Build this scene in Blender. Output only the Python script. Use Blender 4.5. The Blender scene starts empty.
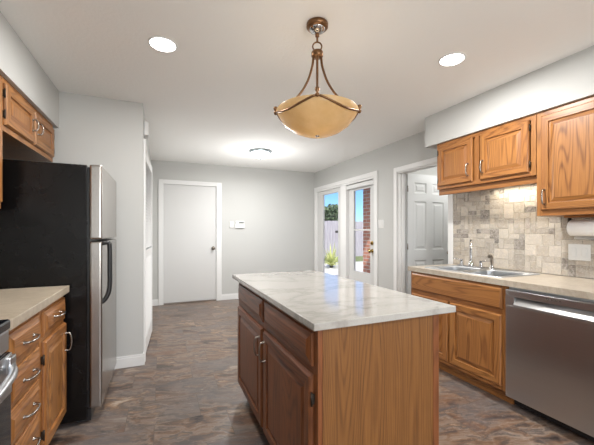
import bpy, bmesh, math, random
from mathutils import Vector, Matrix
random.seed(7)
PI = math.pi
sc = bpy.context.scene
col = sc.collection

# ------------------------------------------------------------------ camera, world, sun, large lights, exposure
CAM_H = 1.2516; YAW = .4046
cd = bpy.data.cameras.new('camera'); cam = bpy.data.objects.new('camera', cd); col.objects.link(cam)
cam.location = (0, 0, CAM_H); cam.rotation_euler = (PI/2, 0, -YAW)
cd.sensor_width = 36; cd.lens = 320.8157/594*36
cd.shift_x = -1.43/594; cd.shift_y = 8.86/594
cd.clip_start = .02; cd.clip_end = 200
sc.camera = cam
sc.view_settings.view_transform = 'Standard'; sc.view_settings.look = 'None'
sc.view_settings.gamma = 1; sc.view_settings.use_curve_mapping = False
sc.view_settings.exposure = 0.80
sc.cycles.use_denoising = True
sc.cycles.max_bounces = 10; sc.cycles.diffuse_bounces = 6
sc.cycles.sample_clamp_indirect = 6

wd = bpy.data.worlds.new('sky'); sc.world = wd; wd.use_nodes = True
nt = wd.node_tree; nt.nodes.clear()
wo = nt.nodes.new('ShaderNodeOutputWorld'); bg = nt.nodes.new('ShaderNodeBackground')
sky = nt.nodes.new('ShaderNodeTexSky'); sky.sky_type = 'NISHITA'; sky.sun_disc = False
sky.sun_elevation = math.radians(50); sky.sun_rotation = math.radians(200); sky.dust_density = .1; sky.ozone_density = 4
tcw = nt.nodes.new('ShaderNodeTexCoord'); nzw = nt.nodes.new('ShaderNodeTexNoise')
nzw.inputs['Scale'].default_value = 5; nzw.inputs['Detail'].default_value = 6
rw = nt.nodes.new('ShaderNodeValToRGB'); rw.color_ramp.elements[0].position = .50; rw.color_ramp.elements[1].position = .66
mxw = nt.nodes.new('ShaderNodeMix'); mxw.data_type = 'RGBA'; mxw.inputs[7].default_value = (7, 7.2, 7.6, 1)
nt.links.new(tcw.outputs['Generated'], nzw.inputs['Vector']); nt.links.new(nzw.outputs['Fac'], rw.inputs[0])
nt.links.new(rw.outputs[0], mxw.inputs[0]); 
tint = nt.nodes.new('ShaderNodeMix'); tint.data_type = 'RGBA'; tint.blend_type = 'MULTIPLY'; tint.inputs[0].default_value = 1; tint.inputs[7].default_value = (.52, .76, 1.12, 1)
nt.links.new(sky.outputs[0], tint.inputs[6]); nt.links.new(tint.outputs[2], mxw.inputs[6]); nt.links.new(mxw.outputs[2], bg.inputs['Color']); nt.links.new(bg.outputs[0], wo.inputs['Surface'])
bg.inputs['Strength'].default_value = .10

def light(name, kind, loc, rot, energy, color=(1, 1, 1), **kw):
    l = bpy.data.lights.new(name, kind); l.energy = energy; l.color = color
    for k, v in kw.items(): setattr(l, k, v)
    o = bpy.data.objects.new(name, l); o.location = loc; o.rotation_euler = rot; col.objects.link(o); return o
light('sun', 'SUN', (0, 0, 10), (math.radians(42), 0, math.radians(-20)), 4.0, (1, .95, .88), angle=.01)
# daylight entering through the wide window of the breakfast area behind the camera
light('rear_window_daylight', 'AREA', (.9, -2.55, 1.45), (PI/2, 0, 0), 40, (.97, .985, 1), shape='RECTANGLE', size=2.6, size_y=1.5)

# added fill light behind the camera to lift ceiling and room, no fixture
light('rear_fill_glow', 'POINT', (.7, -1.6, 1.2), (0, 0, 0), 24, (1, .985, .96), shadow_soft_size=.4)

# ------------------------------------------------------------------ node materials
def new_mat(name):
    m = bpy.data.materials.new(name); m.use_nodes = True
    n = m.node_tree; b = n.nodes['Principled BSDF']; return m, n, b
def N(n, t, **kw):
    x = n.nodes.new(t)
    for k, v in kw.items(): setattr(x, k, v)
    return x
def L(n, a, b): n.links.new(a, b)
def ramp(n, fac, stops):
    r = N(n, 'ShaderNodeValToRGB'); e = r.color_ramp.elements
    while len(e) < len(stops): e.new(.5)
    for el, (p, c) in zip(e, stops): el.position = p; el.color = (*c, 1)
    L(n, fac, r.inputs[0]); return r.outputs[0]
def noise(n, vec, scale, detail=3, rough=.5):
    x = N(n, 'ShaderNodeTexNoise'); x.inputs['Scale'].default_value = scale
    x.inputs['Detail'].default_value = detail; x.inputs['Roughness'].default_value = rough
    L(n, vec, x.inputs['Vector']); return x.outputs['Fac']
def math_(n, op, a, b=None):
    x = N(n, 'ShaderNodeMath', operation=op)
    for i, v in enumerate((a, b)):
        if v is None: continue
        if isinstance(v, (int, float)): x.inputs[i].default_value = v
        else: L(n, v, x.inputs[i])
    return x.outputs[0]
def vmul(n, v, s):
    x = N(n, 'ShaderNodeVectorMath', operation='MULTIPLY'); L(n, v, x.inputs[0]); x.inputs[1].default_value = s
    return x.outputs[0]
def mixc(n, fac, a, b, blend='MIX'):
    x = N(n, 'ShaderNodeMix', data_type='RGBA', blend_type=blend)
    for i, v in ((0, fac), (6, a), (7, b)):
        if isinstance(v, (int, float)): x.inputs[i].default_value = v
        elif isinstance(v, tuple): x.inputs[i].default_value = (*v, 1)
        else: L(n, v, x.inputs[i])
    return x.outputs[2]
def bump(n, b, h, strength, dist=.002):
    x = N(n, 'ShaderNodeBump'); x.inputs['Strength'].default_value = strength; x.inputs['Distance'].default_value = dist
    L(n, h, x.inputs['Height']); L(n, x.outputs[0], b.inputs['Normal'])
def ocoord(n, rnd=False):
    tc = N(n, 'ShaderNodeTexCoord'); v = tc.outputs['Object']
    if rnd:
        oi = N(n, 'ShaderNodeObjectInfo'); r = math_(n, 'MULTIPLY', oi.outputs['Random'], 41.3)
        cx = N(n, 'ShaderNodeCombineXYZ'); L(n, r, cx.inputs[0]); L(n, r, cx.inputs[1]); L(n, r, cx.inputs[2])
        a = N(n, 'ShaderNodeVectorMath', operation='ADD'); L(n, v, a.inputs[0]); L(n, cx.outputs[0], a.inputs[1]); v = a.outputs[0]
    return v
def simple(name, c, rough=.5, metal=0., spec=.5, **kw):
    m, n, b = new_mat(name)
    b.inputs['Base Color'].default_value = (*c, 1); b.inputs['Roughness'].default_value = rough
    b.inputs['Metallic'].default_value = metal; b.inputs['Specular IOR Level'].default_value = spec
    # faint grain so that no surface is perfectly uniform
    v = ocoord(n); f = noise(n, v, kw.get('ns', 40), 3)
    L(n, mixc(n, math_(n, 'MULTIPLY', f, kw.get('var', .12)), c, tuple(x*.6 for x in c)), b.inputs['Base Color'])
    return m
def painted(name, c, bscale, bstr, rough=.75):
    m, n, b = new_mat(name); v = ocoord(n)
    b.inputs['Base Color'].default_value = (*c, 1); b.inputs['Roughness'].default_value = rough
    b.inputs['Specular IOR Level'].default_value = .25
    bump(n, b, noise(n, v, bscale, 4, .6), bstr, .004); return m
def oak(name, axis, lightc=(.41, .180, .050), darkc=(.095, .032, .009), boards=True, ringw=.27):
    m, n, b = new_mat(name); v = ocoord(n, True)
    s = lambda p, a: tuple(a if i == axis else p for i in range(3))
    f0 = noise(n, vmul(n, v, s(4.5, .42)), 1, 2, .4)
    rings = math_(n, 'SINE', math_(n, 'MULTIPLY', f0, 230))
    rings = math_(n, 'POWER', math_(n, 'ADD', math_(n, 'MULTIPLY', rings, .5), .5), 2.5)
    pores = noise(n, vmul(n, v, s(300, 8)), 1, 2, .6)
    streak = noise(n, vmul(n, v, s(70, 1.5)), 1, 3, .6)
    fac = math_(n, 'ADD', math_(n, 'MULTIPLY', rings, ringw), math_(n, 'MULTIPLY', pores, .48))
    fac = math_(n, 'ADD', fac, math_(n, 'MULTIPLY', streak, .40))
    c = ramp(n, fac, [(.30, lightc), (.54, tuple(a*.62+b_*.38 for a, b_ in zip(lightc, darkc))), (.88, darkc)])
    if boards:
        sp = N(n, 'ShaderNodeSeparateXYZ'); L(n, v, sp.inputs[0])
        across = sp.outputs[1] if axis == 2 else sp.outputs[2]
        wn = N(n, 'ShaderNodeTexWhiteNoise', noise_dimensions='1D')
        L(n, math_(n, 'FLOOR', math_(n, 'MULTIPLY', across, 9.)), wn.inputs['W'])
        c = mixc(n, math_(n, 'MULTIPLY', wn.outputs['Value'], .35), c, (.26, .09, .028))
    L(n, c, b.inputs['Base Color'])
    b.inputs['Roughness'].default_value = .36; b.inputs['Specular IOR Level'].default_value = .45
    bump(n, b, pores, .12, .001); return m
def steel(name, c, rough, axis, metal=1.):
    m, n, b = new_mat(name); v = ocoord(n)
    f = noise(n, vmul(n, v, tuple(2 if i == axis else 260 for i in range(3))), 1, 2)
    b.inputs['Metallic'].default_value = metal; b.inputs['Anisotropic'].default_value = .75 if axis == 1 else 0
    L(n, ramp(n, f, [(.3, tuple(x*.97 for x in c)), (.7, c)]), b.inputs['Base Color'])
    L(n, math_(n, 'ADD', math_(n, 'MULTIPLY', f, .012), rough-.006), b.inputs['Roughness'])
    return m
def stone(name, base, vein, speck, rough, scale, veins=.5):
    m, n, b = new_mat(name); v = ocoord(n)
    w = N(n, 'ShaderNodeVectorMath', operation='ADD')
    nz = N(n, 'ShaderNodeTexNoise'); nz.inputs['Scale'].default_value = 3; nz.inputs['Detail'].default_value = 4; L(n, v, nz.inputs['Vector'])
    L(n, vmul(n, v, (1, 2.2, 1)), w.inputs[0]); L(n, vmul(n, nz.outputs['Color'], (.5, .5, .5)), w.inputs[1])
    f = noise(n, w.outputs[0], scale, 5, .6)
    ridge = math_(n, 'ABSOLUTE', math_(n, 'SUBTRACT', f, .5))
    c = ramp(n, ridge, [(0, vein), (.03, tuple(a*(1-veins)+b_*veins for a, b_ in zip(base, vein))), (.085, base)])
    sp = noise(n, v, 160, 2, .7)
    c = mixc(n, ramp(n, sp, [(.52, (0, 0, 0)), (.72, (.75, .75, .75))]), c, speck)
    cl = noise(n, v, 9, 4); c = mixc(n, math_(n, 'MULTIPLY', cl, .35), c, speck)
    L(n, c, b.inputs['Base Color']); b.inputs['Roughness'].default_value = rough; return m
def floor_mat():
    m, n, b = new_mat('slate_vinyl'); v = ocoord(n)
    br = N(n, 'ShaderNodeTexBrick'); br.offset = .37; br.offset_frequency = 2
    for k, x in (('Scale', 1), ('Brick Width', .46), ('Row Height', .305), ('Mortar Size', .0022), ('Mortar Smooth', .4), ('Bias', 0)): br.inputs[k].default_value = x
    br.inputs['Color1'].default_value = (0, 0, 0, 1); br.inputs['Color2'].default_value = (1, 1, 1, 1); br.inputs['Mortar'].default_value = (.5, .5, .5, 1)
    L(n, v, br.inputs['Vector'])
    off = vmul(n, br.outputs['Color'], (7.3, 5.1, 3.7))
    a = N(n, 'ShaderNodeVectorMath', operation='ADD'); L(n, v, a.inputs[0]); L(n, off, a.inputs[1])
    rot = N(n, 'ShaderNodeMapping'); rot.inputs['Rotation'].default_value = (0, 0, .30); L(n, a.outputs[0], rot.inputs['Vector'])
    q = rot.outputs[0]
    wz = N(n, 'ShaderNodeTexNoise'); wz.inputs['Scale'].default_value = 4; wz.inputs['Detail'].default_value = 3; L(n, q, wz.inputs['Vector'])
    qq = N(n, 'ShaderNodeVectorMath', operation='ADD'); L(n, vmul(n, q, (1.5, 4.2, 1)), qq.inputs[0]); L(n, vmul(n, wz.outputs['Color'], (.75, .45, 0)), qq.inputs[1])
    f = noise(n, qq.outputs[0], 1.7, 10, .62)
    c = ramp(n, f, [(.32, (.035, .028, .026)), (.41, (.11, .082, .070)), (.46, (.20, .125, .082)), (.51, (.28, .22, .175)), (.555, (.115, .098, .092)), (.61, (.27, .175, .11)), (.68, (.46, .39, .32))])
    g = noise(n, qq.outputs[0], .8, 4); c = mixc(n, ramp(n, g, [(.46, (0, 0, 0)), (.62, (.6, .6, .6))]), c, (.15, .145, .15))
    rust = noise(n, qq.outputs[0], 1.1, 6, .7); c = mixc(n, ramp(n, rust, [(.53, (0, 0, 0)), (.66, (.55, .55, .55))]), c, (.20, .092, .045))
    fl = noise(n, vmul(n, q, (20, 60, 1)), 1, 6, .75); c = mixc(n, ramp(n, fl, [(.56, (0, 0, 0)), (.74, (.6, .6, .6))]), c, (.55, .45, .37))
    dk = noise(n, vmul(n, q, (5, 22, 1)), 1.3, 7, .72); c = mixc(n, ramp(n, dk, [(.30, (.75, .75, .75)), (.42, (0, 0, 0))]), c, (.05, .042, .04))
    c = mixc(n, 1., c, (.80, .765, .74), 'MULTIPLY')
    c = mixc(n, math_(n, 'MULTIPLY', br.outputs['Fac'], .8), c, (.09, .075, .065))
    L(n, c, b.inputs['Base Color'])
    L(n, math_(n, 'ADD', math_(n, 'MULTIPLY', fl, .25), .20), b.inputs['Roughness']); b.inputs['Specular IOR Level'].default_value = .35
    bump(n, b, f, .15, .004); return m
def tile_mat():
    m, n, b = new_mat('tumbled_travertine'); v = ocoord(n)
    at = N(n, 'ShaderNodeAttribute', attribute_name='tone')
    f = noise(n, v, 34, 7, .75); g = noise(n, v, 90, 4, .7)
    c = mixc(n, ramp(n, f, [(.40, (0, 0, 0)), (.60, (.75, .75, .75))]), at.outputs['Color'], (.40, .365, .33))
    c = mixc(n, ramp(n, g, [(.50, (0, 0, 0)), (.72, (.45, .45, .45))]), c, (.78, .73, .65))
    L(n, c, b.inputs['Base Color']); b.inputs['Roughness'].default_value = .55
    bump(n, b, g, .3, .002); return m
def emit(name, c, s):
    m, n, b = new_mat(name)
    b.inputs['Base Color'].default_value = (.9, .9, .9, 1); b.inputs['Emission Color'].default_value = (*c, 1); b.inputs['Emission Strength'].default_value = s
    return m
def glass_mat():
    m, n, b = new_mat('window_glass'); o = n.nodes['Material Output']
    t = N(n, 'ShaderNodeBsdfTransparent'); g = N(n, 'ShaderNodeBsdfGlossy'); g.inputs['Roughness'].default_value = .02
    f = N(n, 'ShaderNodeFresnel'); f.inputs['IOR'].default_value = 1.45
    ge = N(n, 'ShaderNodeNewGeometry'); fr = math_(n, 'MULTIPLY', f.outputs[0], math_(n, 'SUBTRACT', 1, ge.outputs['Backfacing']))
    mx = N(n, 'ShaderNodeMixShader'); L(n, fr, mx.inputs[0]); L(n, t.outputs[0], mx.inputs[1]); L(n, g.outputs[0], mx.inputs[2]); L(n, mx.outputs[0], o.inputs['Surface'])
    return m
def brick_mat():
    m, n, b = new_mat('brick'); tc = N(n, 'ShaderNodeTexCoord')
    sp = N(n, 'ShaderNodeSeparateXYZ'); L(n, tc.outputs['Object'], sp.inputs[0])
    cx = N(n, 'ShaderNodeCombineXYZ'); L(n, math_(n, 'ADD', sp.outputs[0], sp.outputs[1]), cx.inputs[0]); L(n, sp.outputs[2], cx.inputs[1])
    br = N(n, 'ShaderNodeTexBrick'); L(n, cx.outputs[0], br.inputs['Vector'])
    for k, x in (('Scale', 1), ('Brick Width', .21), ('Row Height', .073), ('Mortar Size', .007)): br.inputs[k].default_value = x
    br.inputs['Color1'].default_value = (.50, .19, .12, 1); br.inputs['Color2'].default_value = (.62, .28, .19, 1); br.inputs['Mortar'].default_value = (.62, .56, .5, 1)
    L(n, br.outputs['Color'], b.inputs['Base Color']); b.inputs['Roughness'].default_value = .9; return m
def fence_mat():
    m, n, b = new_mat('weathered_fence'); v = ocoord(n, True)
    f = noise(n, vmul(n, v, (30, 30, 1.5)), 1, 4, .6)
    L(n, ramp(n, f, [(.3, (.30, .27, .30)), (.7, (.46, .43, .46))]), b.inputs['Base Color']); b.inputs['Roughness'].default_value = .9; return m
def leaf_mat(name, c1, c2):
    m, n, b = new_mat(name); v = ocoord(n)
    L(n, ramp(n, noise(n, v, 5, 3), [(.35, c1), (.65, c2)]), b.inputs['Base Color']); b.inputs['Roughness'].default_value = .6; return m
def black_side_mat():
    m, n, b = new_mat('black_textured_enamel'); v = ocoord(n)
    b.inputs['Base Color'].default_value = (.005, .0045, .0045, 1); b.inputs['Specular IOR Level'].default_value = .28
    sm = noise(n, v, 5, 4, .6)
    L(n, ramp(n, sm, [(.4, (.20, .20, .20)), (.7, (.34, .34, .34))]), b.inputs['Roughness'])
    bump(n, b, noise(n, v, 260, 2), .10, .001); return m

M = dict(
    wall=painted('wall_paint_grey', (.505, .507, .49), 110, .12), ceil=painted('ceiling_texture_white', (.88, .885, .865), 45, .35),
    trim=painted('white_trim_paint', (.72, .72, .71), 60, .03, .4), door=painted('white_door_paint', (.60, .60, .59), 60, .04, .45),
    gdoor=painted('soft_grey_door_paint', (.60, .61, .61), 60, .04, .45), dark=simple('dark_gap', (.012, .01, .009), .8),
    oak=oak('oak_upright_grain', 2), oakh=oak('oak_level_grain', 1), oakx=oak('oak_crosswise_grain', 0), oakp=oak('oak_veneer_panel', 2, (.225, .098, .028), (.072, .026, .008), False, .22),
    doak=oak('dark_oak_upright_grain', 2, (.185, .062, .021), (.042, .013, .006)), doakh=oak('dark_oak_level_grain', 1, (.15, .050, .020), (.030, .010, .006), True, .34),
    quartz=stone('pale_veined_quartz', (.42, .405, .375), (.29, .275, .25), (.33, .315, .285), .09, 2.2, .3), lam=stone('taupe_stone_laminate', (.50, .445, .365), (.40, .34, .27), (.36, .30, .23), .28, 5),
    laml=stone('beige_stone_laminate', (.53, .455, .355), (.43, .36, .27), (.40, .33, .25), .32, 5),
    floor=floor_mat(), tile=tile_mat(), grout=simple('pale_grout', (.70, .66, .59), .9),
    steel=steel('brushed_steel', (.42, .395, .37), .27, 2), steelh=steel('brushed_steel_level', (.55, .56, .57), .30, 1), sink=steel('sink_steel', (.46, .47, .48), .48, 1), lsteel=steel('light_steel', (.50, .50, .495), .50, 1),
    nickel=simple('satin_nickel', (.36, .33, .30), .22, 1.), dnickel=simple('dark_nickel', (.30, .26, .22), .28, 1.), chrome=simple('chrome', (.55, .55, .55), .12, 1.), bronze=simple('antique_bronze', (.20, .105, .05), .34, .85), hinge=simple('dark_hinge', (.04, .03, .022), .45, .6),
    brass=simple('brass', (.45, .30, .10), .25, 1.), side=black_side_mat(), black=simple('black_plastic', (.014, .014, .015), .3), bglass=simple('black_glass', (.01, .011, .014), .06), white=simple('white_plastic', (.66, .66, .645), .4, var=.03), grey=simple('grey_plastic', (.42, .43, .44), .5), lcd=simple('display_grey', (.10, .11, .10), .3),
    paper=simple('paper_towel', (.86, .85, .83), .95, var=.05), lamp=emit('lamp_glow', (1, .985, .96), 9), flush=emit('frosted_glow', (.97, .98, 1), 5), strip=emit('strip_glow', (1, .90, .70), 4), glass=glass_mat(), brick=brick_mat(), fence=fence_mat(),
    bluesteel=simple('brushed_pewter_ring', (.45, .52, .56), .3, .9), conc=simple('patio_concrete', (.62, .60, .57), .9), lawn=leaf_mat('lawn', (.10, .15, .04), (.19, .22, .08)),
    leaf=leaf_mat('tree_leaves', (.05, .09, .035), (.12, .17, .08)), yucca=leaf_mat('yellow_green_blades', (.36, .42, .10), (.62, .62, .25)), bark=simple('bark', (.14, .11, .09), .9), roofw=simple('eave_wood', (.42, .30, .2), .8))
def amber():
    m, n, b = new_mat('amber_alabaster'); v = ocoord(n)
    f = noise(n, v, 9, 5, .6)
    L(n, ramp(n, f, [(.3, (.50, .35, .17)), (.7, (.66, .50, .29))]), b.inputs['Base Color'])
    b.inputs['Roughness'].default_value = .22; b.inputs['Specular IOR Level'].default_value = .5
    o = n.nodes['Material Output']; t = N(n, 'ShaderNodeBsdfTranslucent'); t.inputs['Color'].default_value = (.80, .60, .34, 1)
    mx = N(n, 'ShaderNodeMixShader'); mx.inputs[0].default_value = .35
    L(n, b.outputs[0], mx.inputs[1]); L(n, t.outputs[0], mx.inputs[2]); L(n, mx.outputs[0], o.inputs['Surface']); return m
M['amber'] = amber()

# ------------------------------------------------------------------ mesh helpers (world coordinates in, local out)
def B(): return bmesh.new()
def box(bm, x0, x1, y0, y1, z0, z1, mi=0, bev=0, seg=2):
    x0, x1 = sorted((x0, x1)); y0, y1 = sorted((y0, y1)); z0, z1 = sorted((z0, z1))
    vs = [bm.verts.new(p) for p in ((x0,y0,z0),(x1,y0,z0),(x1,y1,z0),(x0,y1,z0),(x0,y0,z1),(x1,y0,z1),(x1,y1,z1),(x0,y1,z1))]
    fs = [bm.faces.new([vs[i] for i in f]) for f in ((0,3,2,1),(4,5,6,7),(0,1,5,4),(1,2,6,5),(2,3,7,6),(3,0,4,7))]
    for f in fs: f.material_index = mi
    if bev:
        es = list({e for f in fs for e in f.edges})
        bmesh.ops.bevel(bm, geom=es, offset=bev, segments=seg, affect='EDGES', profile=.5, clamp_overlap=True)
    return bm
def tube(bm, pts, r, n=10, mi=0, cap=True, flat=1.):
    pts = [Vector(p) for p in pts]; rs = r if isinstance(r, (list, tuple)) else [r]*len(pts)
    rings = []; prev = None
    for i, p in enumerate(pts):
        t = (pts[min(i+1, len(pts)-1)] - pts[max(i-1, 0)]).normalized()
        if prev is None:
            u = t.orthogonal().normalized()
        else:
            u = (prev - t*prev.dot(t)).normalized()
        prev = u; w = t.cross(u)
        rings.append([bm.verts.new(p + (u*math.cos(2*PI*k/n) + w*math.sin(2*PI*k/n)*flat)*rs[i]) for k in range(n)])
    for a, b_ in zip(rings, rings[1:]):
        for k in range(n):
            f = bm.faces.new((a[k], a[(k+1) % n], b_[(k+1) % n], b_[k])); f.smooth = True; f.material_index = mi
    if cap:
        for rg in (rings[0][::-1], rings[-1]): bm.faces.new(rg).material_index = mi
    return bm
def lathe(bm, prof, c, axis=(0, 0, 1), n=40, mi=0):
    ax = Vector(axis).normalized(); u = ax.orthogonal().normalized(); w = ax.cross(u); c = Vector(c); rings = []
    for r, h in prof:
        if r < 1e-6: rings.append([bm.verts.new(c + ax*h)])
        else: rings.append([bm.verts.new(c + ax*h + (u*math.cos(2*PI*k/n) + w*math.sin(2*PI*k/n))*r) for k in range(n)])
    for a, b_ in zip(rings, rings[1:]):
        for k in range(n):
            k2 = (k+1) % n
            if len(a) == 1 and len(b_) == 1: continue
            vs = (a[0], b_[k2], b_[k]) if len(a) == 1 else (a[k], a[k2], b_[0]) if len(b_) == 1 else (a[k], a[k2], b_[k2], b_[k])
            f = bm.faces.new(vs); f.smooth = True; f.material_index = mi
    return bm
def ring(bm, c, R, r, axis=(0, 0, 1), n=32, m=8):
    ax = Vector(axis).normalized(); u = ax.orthogonal().normalized(); w = ax.cross(u); c = Vector(c); rg = []
    for i in range(n):
        d = u*math.cos(2*PI*i/n) + w*math.sin(2*PI*i/n)
        rg.append([bm.verts.new(c + d*(R + r*math.cos(2*PI*k/m)) + ax*r*math.sin(2*PI*k/m)) for k in range(m)])
    for i in range(n):
        a, b_ = rg[i], rg[(i+1) % n]
        for k in range(m): bm.faces.new((a[k], b_[k], b_[(k+1) % m], a[(k+1) % m])).smooth = True
    return bm
def catmull(pts, k=6):
    P = [Vector(p) for p in pts]; P = [2*P[0]-P[1]] + P + [2*P[-1]-P[-2]]; out = []
    for i in range(1, len(P)-2):
        for j in range(k):
            t = j/k; a, b_, c, d = P[i-1:i+3]
            out.append(.5*((2*b_) + (c-a)*t + (2*a-5*b_+4*c-d)*t*t + (3*b_-a-3*c+d)*t**3))
    return out + [P[-2]]
ORG = {}
def obj(name, bm, mats, parent=None, label=None):
    if not isinstance(mats, (list, tuple)): mats = [mats]
    org = Vector((0, 0, 0)) if parent is None else ORG[parent.name]
    if parent is None:
        bm.verts.ensure_lookup_table()
        xs = [v.co for v in bm.verts]
        org = Vector(((min(v.x for v in xs)+max(v.x for v in xs))/2, (min(v.y for v in xs)+max(v.y for v in xs))/2, min(v.z for v in xs)))
    bmesh.ops.recalc_face_normals(bm, faces=bm.faces)
    for v in bm.verts: v.co -= org
    me = bpy.data.meshes.new(name); bm.to_mesh(me); bm.free()
    for m in mats: me.materials.append(m)
    o = bpy.data.objects.new(name, me); col.objects.link(o)
    if parent is None: o.location = org
    else: o.parent = parent
    ORG[o.name] = org
    if label: o['label'] = label
    return o
def tag(o, label, cat, group=None, kind=None):
    o['label'] = label; o['category'] = cat
    if group: o['group'] = group
    if kind: o['kind'] = kind
    return o
def thing(name, label, cat, loc, group=None, kind=None):
    o = bpy.data.objects.new(name, None); col.objects.link(o); o.location = loc; o.empty_display_size = .1
    ORG[o.name] = Vector(loc); return tag(o, label, cat, group, kind)
def struct(name, bm, m, label, cat):
    return tag(obj(name, bm, m), label, cat, kind='structure')

# ------------------------------------------------------------------ dimensions
CZ = 2.452; XW = 2.89; XL = -1.18; YB = 5.92; YR = -2.6; XC = -.155; YF = 3.343; SZ = 2.138; SXR = 2.566; SXL = -.805; WT = .12

# ------------------------------------------------------------------ setting
def floor_shell(bm, z0, z1):
    box(bm, XL-WT, XW+WT, YR-WT, YB+WT, z0, z1); return box(bm, XW+WT, 4.9, 1.6, 3.85, z0, z1)
struct('floor', floor_shell(B(), -.06, 0), M['floor'], 'brown and grey slate-patterned vinyl floor', 'floor')
struct('ceiling', floor_shell(B(), CZ, CZ+.08), M['ceil'], 'white lightly textured flat ceiling', 'ceiling')
b = B(); box(b, XC-.12, .005, YB, YB+WT, 0, CZ); box(b, .951, XW+WT, YB, YB+WT, 0, CZ); box(b, .005, .951, YB, YB+WT, 2.078, CZ)
struct('wall_back', b, M['wall'], 'light grey far wall with the white door', 'wall')
b = B()
D1a, D1b = 2.573, 3.400; FA, FB, FZ = 3.885, 5.825, 2.065
for y0, y1, z0, z1 in ((YR, D1a, 0, CZ), (D1b, FA, 0, CZ), (FB, YB+WT, 0, CZ), (D1a, D1b, 2.035, CZ), (FA, FB, FZ, CZ)):
    box(b, XW, XW+WT, y0, y1, z0, z1)
struct('wall_right', b, M['wall'], 'light grey wall with patio doors, doorway and sink counter', 'wall')
struct('wall_left', box(B(), XL-WT, XL, YR, YF+.12, 0, CZ), M['wall'], 'light grey wall behind the refrigerator and stove', 'wall')
b = B(); wx0, wx1, wz0, wz1 = -.4, 2.2, .7, 2.2
box(b, XL-WT, wx0, YR-WT, YR, 0, CZ); box(b, wx1, XW+WT, YR-WT, YR, 0, CZ); box(b, wx0, wx1, YR-WT, YR, 0, wz0); box(b, wx0, wx1, YR-WT, YR, wz1, CZ)
struct('wall_rear', b, M['wall'], 'light grey wall with a window behind the viewer', 'wall')
b = B(); box(b, XL, XC, YF, YF+.1, 0, CZ)
BA, BZ_, BT = 3.47, 5.29, 2.07
box(b, XC-.1, XC, YF+.1, BA, 0, CZ); box(b, XC-.1, XC, BZ_, YB, 0, CZ); box(b, XC-.1, XC, BA, BZ_, BT, CZ)
struct('wall_closet', b, M['wall'], 'grey wall behind the refrigerator wrapping round the louvered closet', 'wall')
struct('wall_soffit_left', box(B(), XL, SXL, YR, YF, SZ, CZ), M['wall'], 'grey soffit above the left wall cabinets', 'soffit')
struct('wall_soffit_right', box(B(), SXR, XW, YR, 2.59, SZ, CZ), M['wall'], 'grey soffit above the right wall cabinets', 'soffit')
# closet interior back and the room beyond the doorway
b = B(); box(b, -1.0, -.95, YF+.1, YB, 0, CZ); struct('wall_closet_inside', b, M['wall'], 'back of the closet behind the louvered doors', 'wall')
b = B(); box(b, 4.7, 4.78, 1.6, 4.05, 0, CZ); box(b, XW+WT, 4.7, 3.72, 3.80, 0, CZ); box(b, XW+WT, 4.7, 1.6, 1.68, 0, CZ)
struct('wall_utility', b, M['wall'], 'pale walls of the room beyond the open doorway', 'wall')

# baseboards
def base_profile(bm, p0, p1, nrm, h=.105, t=.014):
    x0, y0 = p0; x1, y1 = p1; nx, ny = nrm
    for z0, z1, tt in ((0, h-.02, t), (h-.02, h, t*.55)):
        box(bm, min(x0, x1, x0+nx*tt, x1+nx*tt), max(x0, x1, x0+nx*tt, x1+nx*tt), min(y0, y1, y0+ny*tt, y1+ny*tt), max(y0, y1, y0+ny*tt, y1+ny*tt), z0, z1, bev=.002)
b = B(); base_profile(b, (XC, YB), (-.043, YB), (0, -1)); base_profile(b, (1.013, YB), (XW, YB), (0, -1)); struct('baseboard_back', b, M['trim'], 'white baseboard along the far wall', 'baseboard')
b = B(); base_profile(b, (XL, YF), (XC+.014, YF), (0, -1)); base_profile(b, (XC, YF), (XC, 3.39), (1, 0)); struct('baseboard_closet', b, M['trim'], 'white baseboard beside the refrigerator', 'baseboard')
b = B(); base_profile(b, (XW, 3.476), (XW, 3.815), (-1, 0)); struct('baseboard_right', b, M['trim'], 'white baseboard between patio doors and doorway', 'baseboard')

def casing_x(bm, X, nx, y0, y1, ztop, w=.065, t=.018):
    a, c = sorted((X, X+nx*t))
    box(bm, a, c, y0-w, y0, 0, ztop+w, bev=.004); box(bm, a, c, y1, y1+w, 0, ztop+w, bev=.004); box(bm, a, c, y0, y1, ztop, ztop+w, bev=.004)
# back door
b = B(); box(b, -.041, .038, YB-.018, YB, 0, 2.132, bev=.004); box(b, .918, 1.013, YB-.018, YB, 0, 2.132, bev=.004); box(b, .038, .918, YB-.018, YB, 2.06, 2.132, bev=.004)
box(b, .005, .025, YB, YB+WT, 0, 2.078); box(b, .931, .951, YB, YB+WT, 0, 2.078); box(b, .025, .931, YB, YB+WT, 2.068, 2.078)
struct('trim_1', b, M['trim'], 'white casing around the plain white far door', 'door casing')
d = thing('door_1', 'plain flat white door in the far wall with a dark knob', 'door', (.478, YB+.03, 0), kind='structure')
obj('door_slab', box(B(), .030, .926, YB+.012, YB+.047, .026, 2.060, bev=.003), M['door'], d)
b = B(); lathe(b, [(.032, 0), (.032, .006), (.012, .010), (.012, .032), (.024, .038), (.029, .052), (.024, .066), (.010, .072), (0, .072)], (.866, YB+.012, .95), (0, -1, 0), 24)
obj('door_knob', b, M['dnickel'], d, 'dark metal knob')
obj('threshold', box(B(), .025, .931, YB-.01, YB+.08, 0, .022, bev=.004), M['dnickel'], d, 'dark metal threshold')

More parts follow.
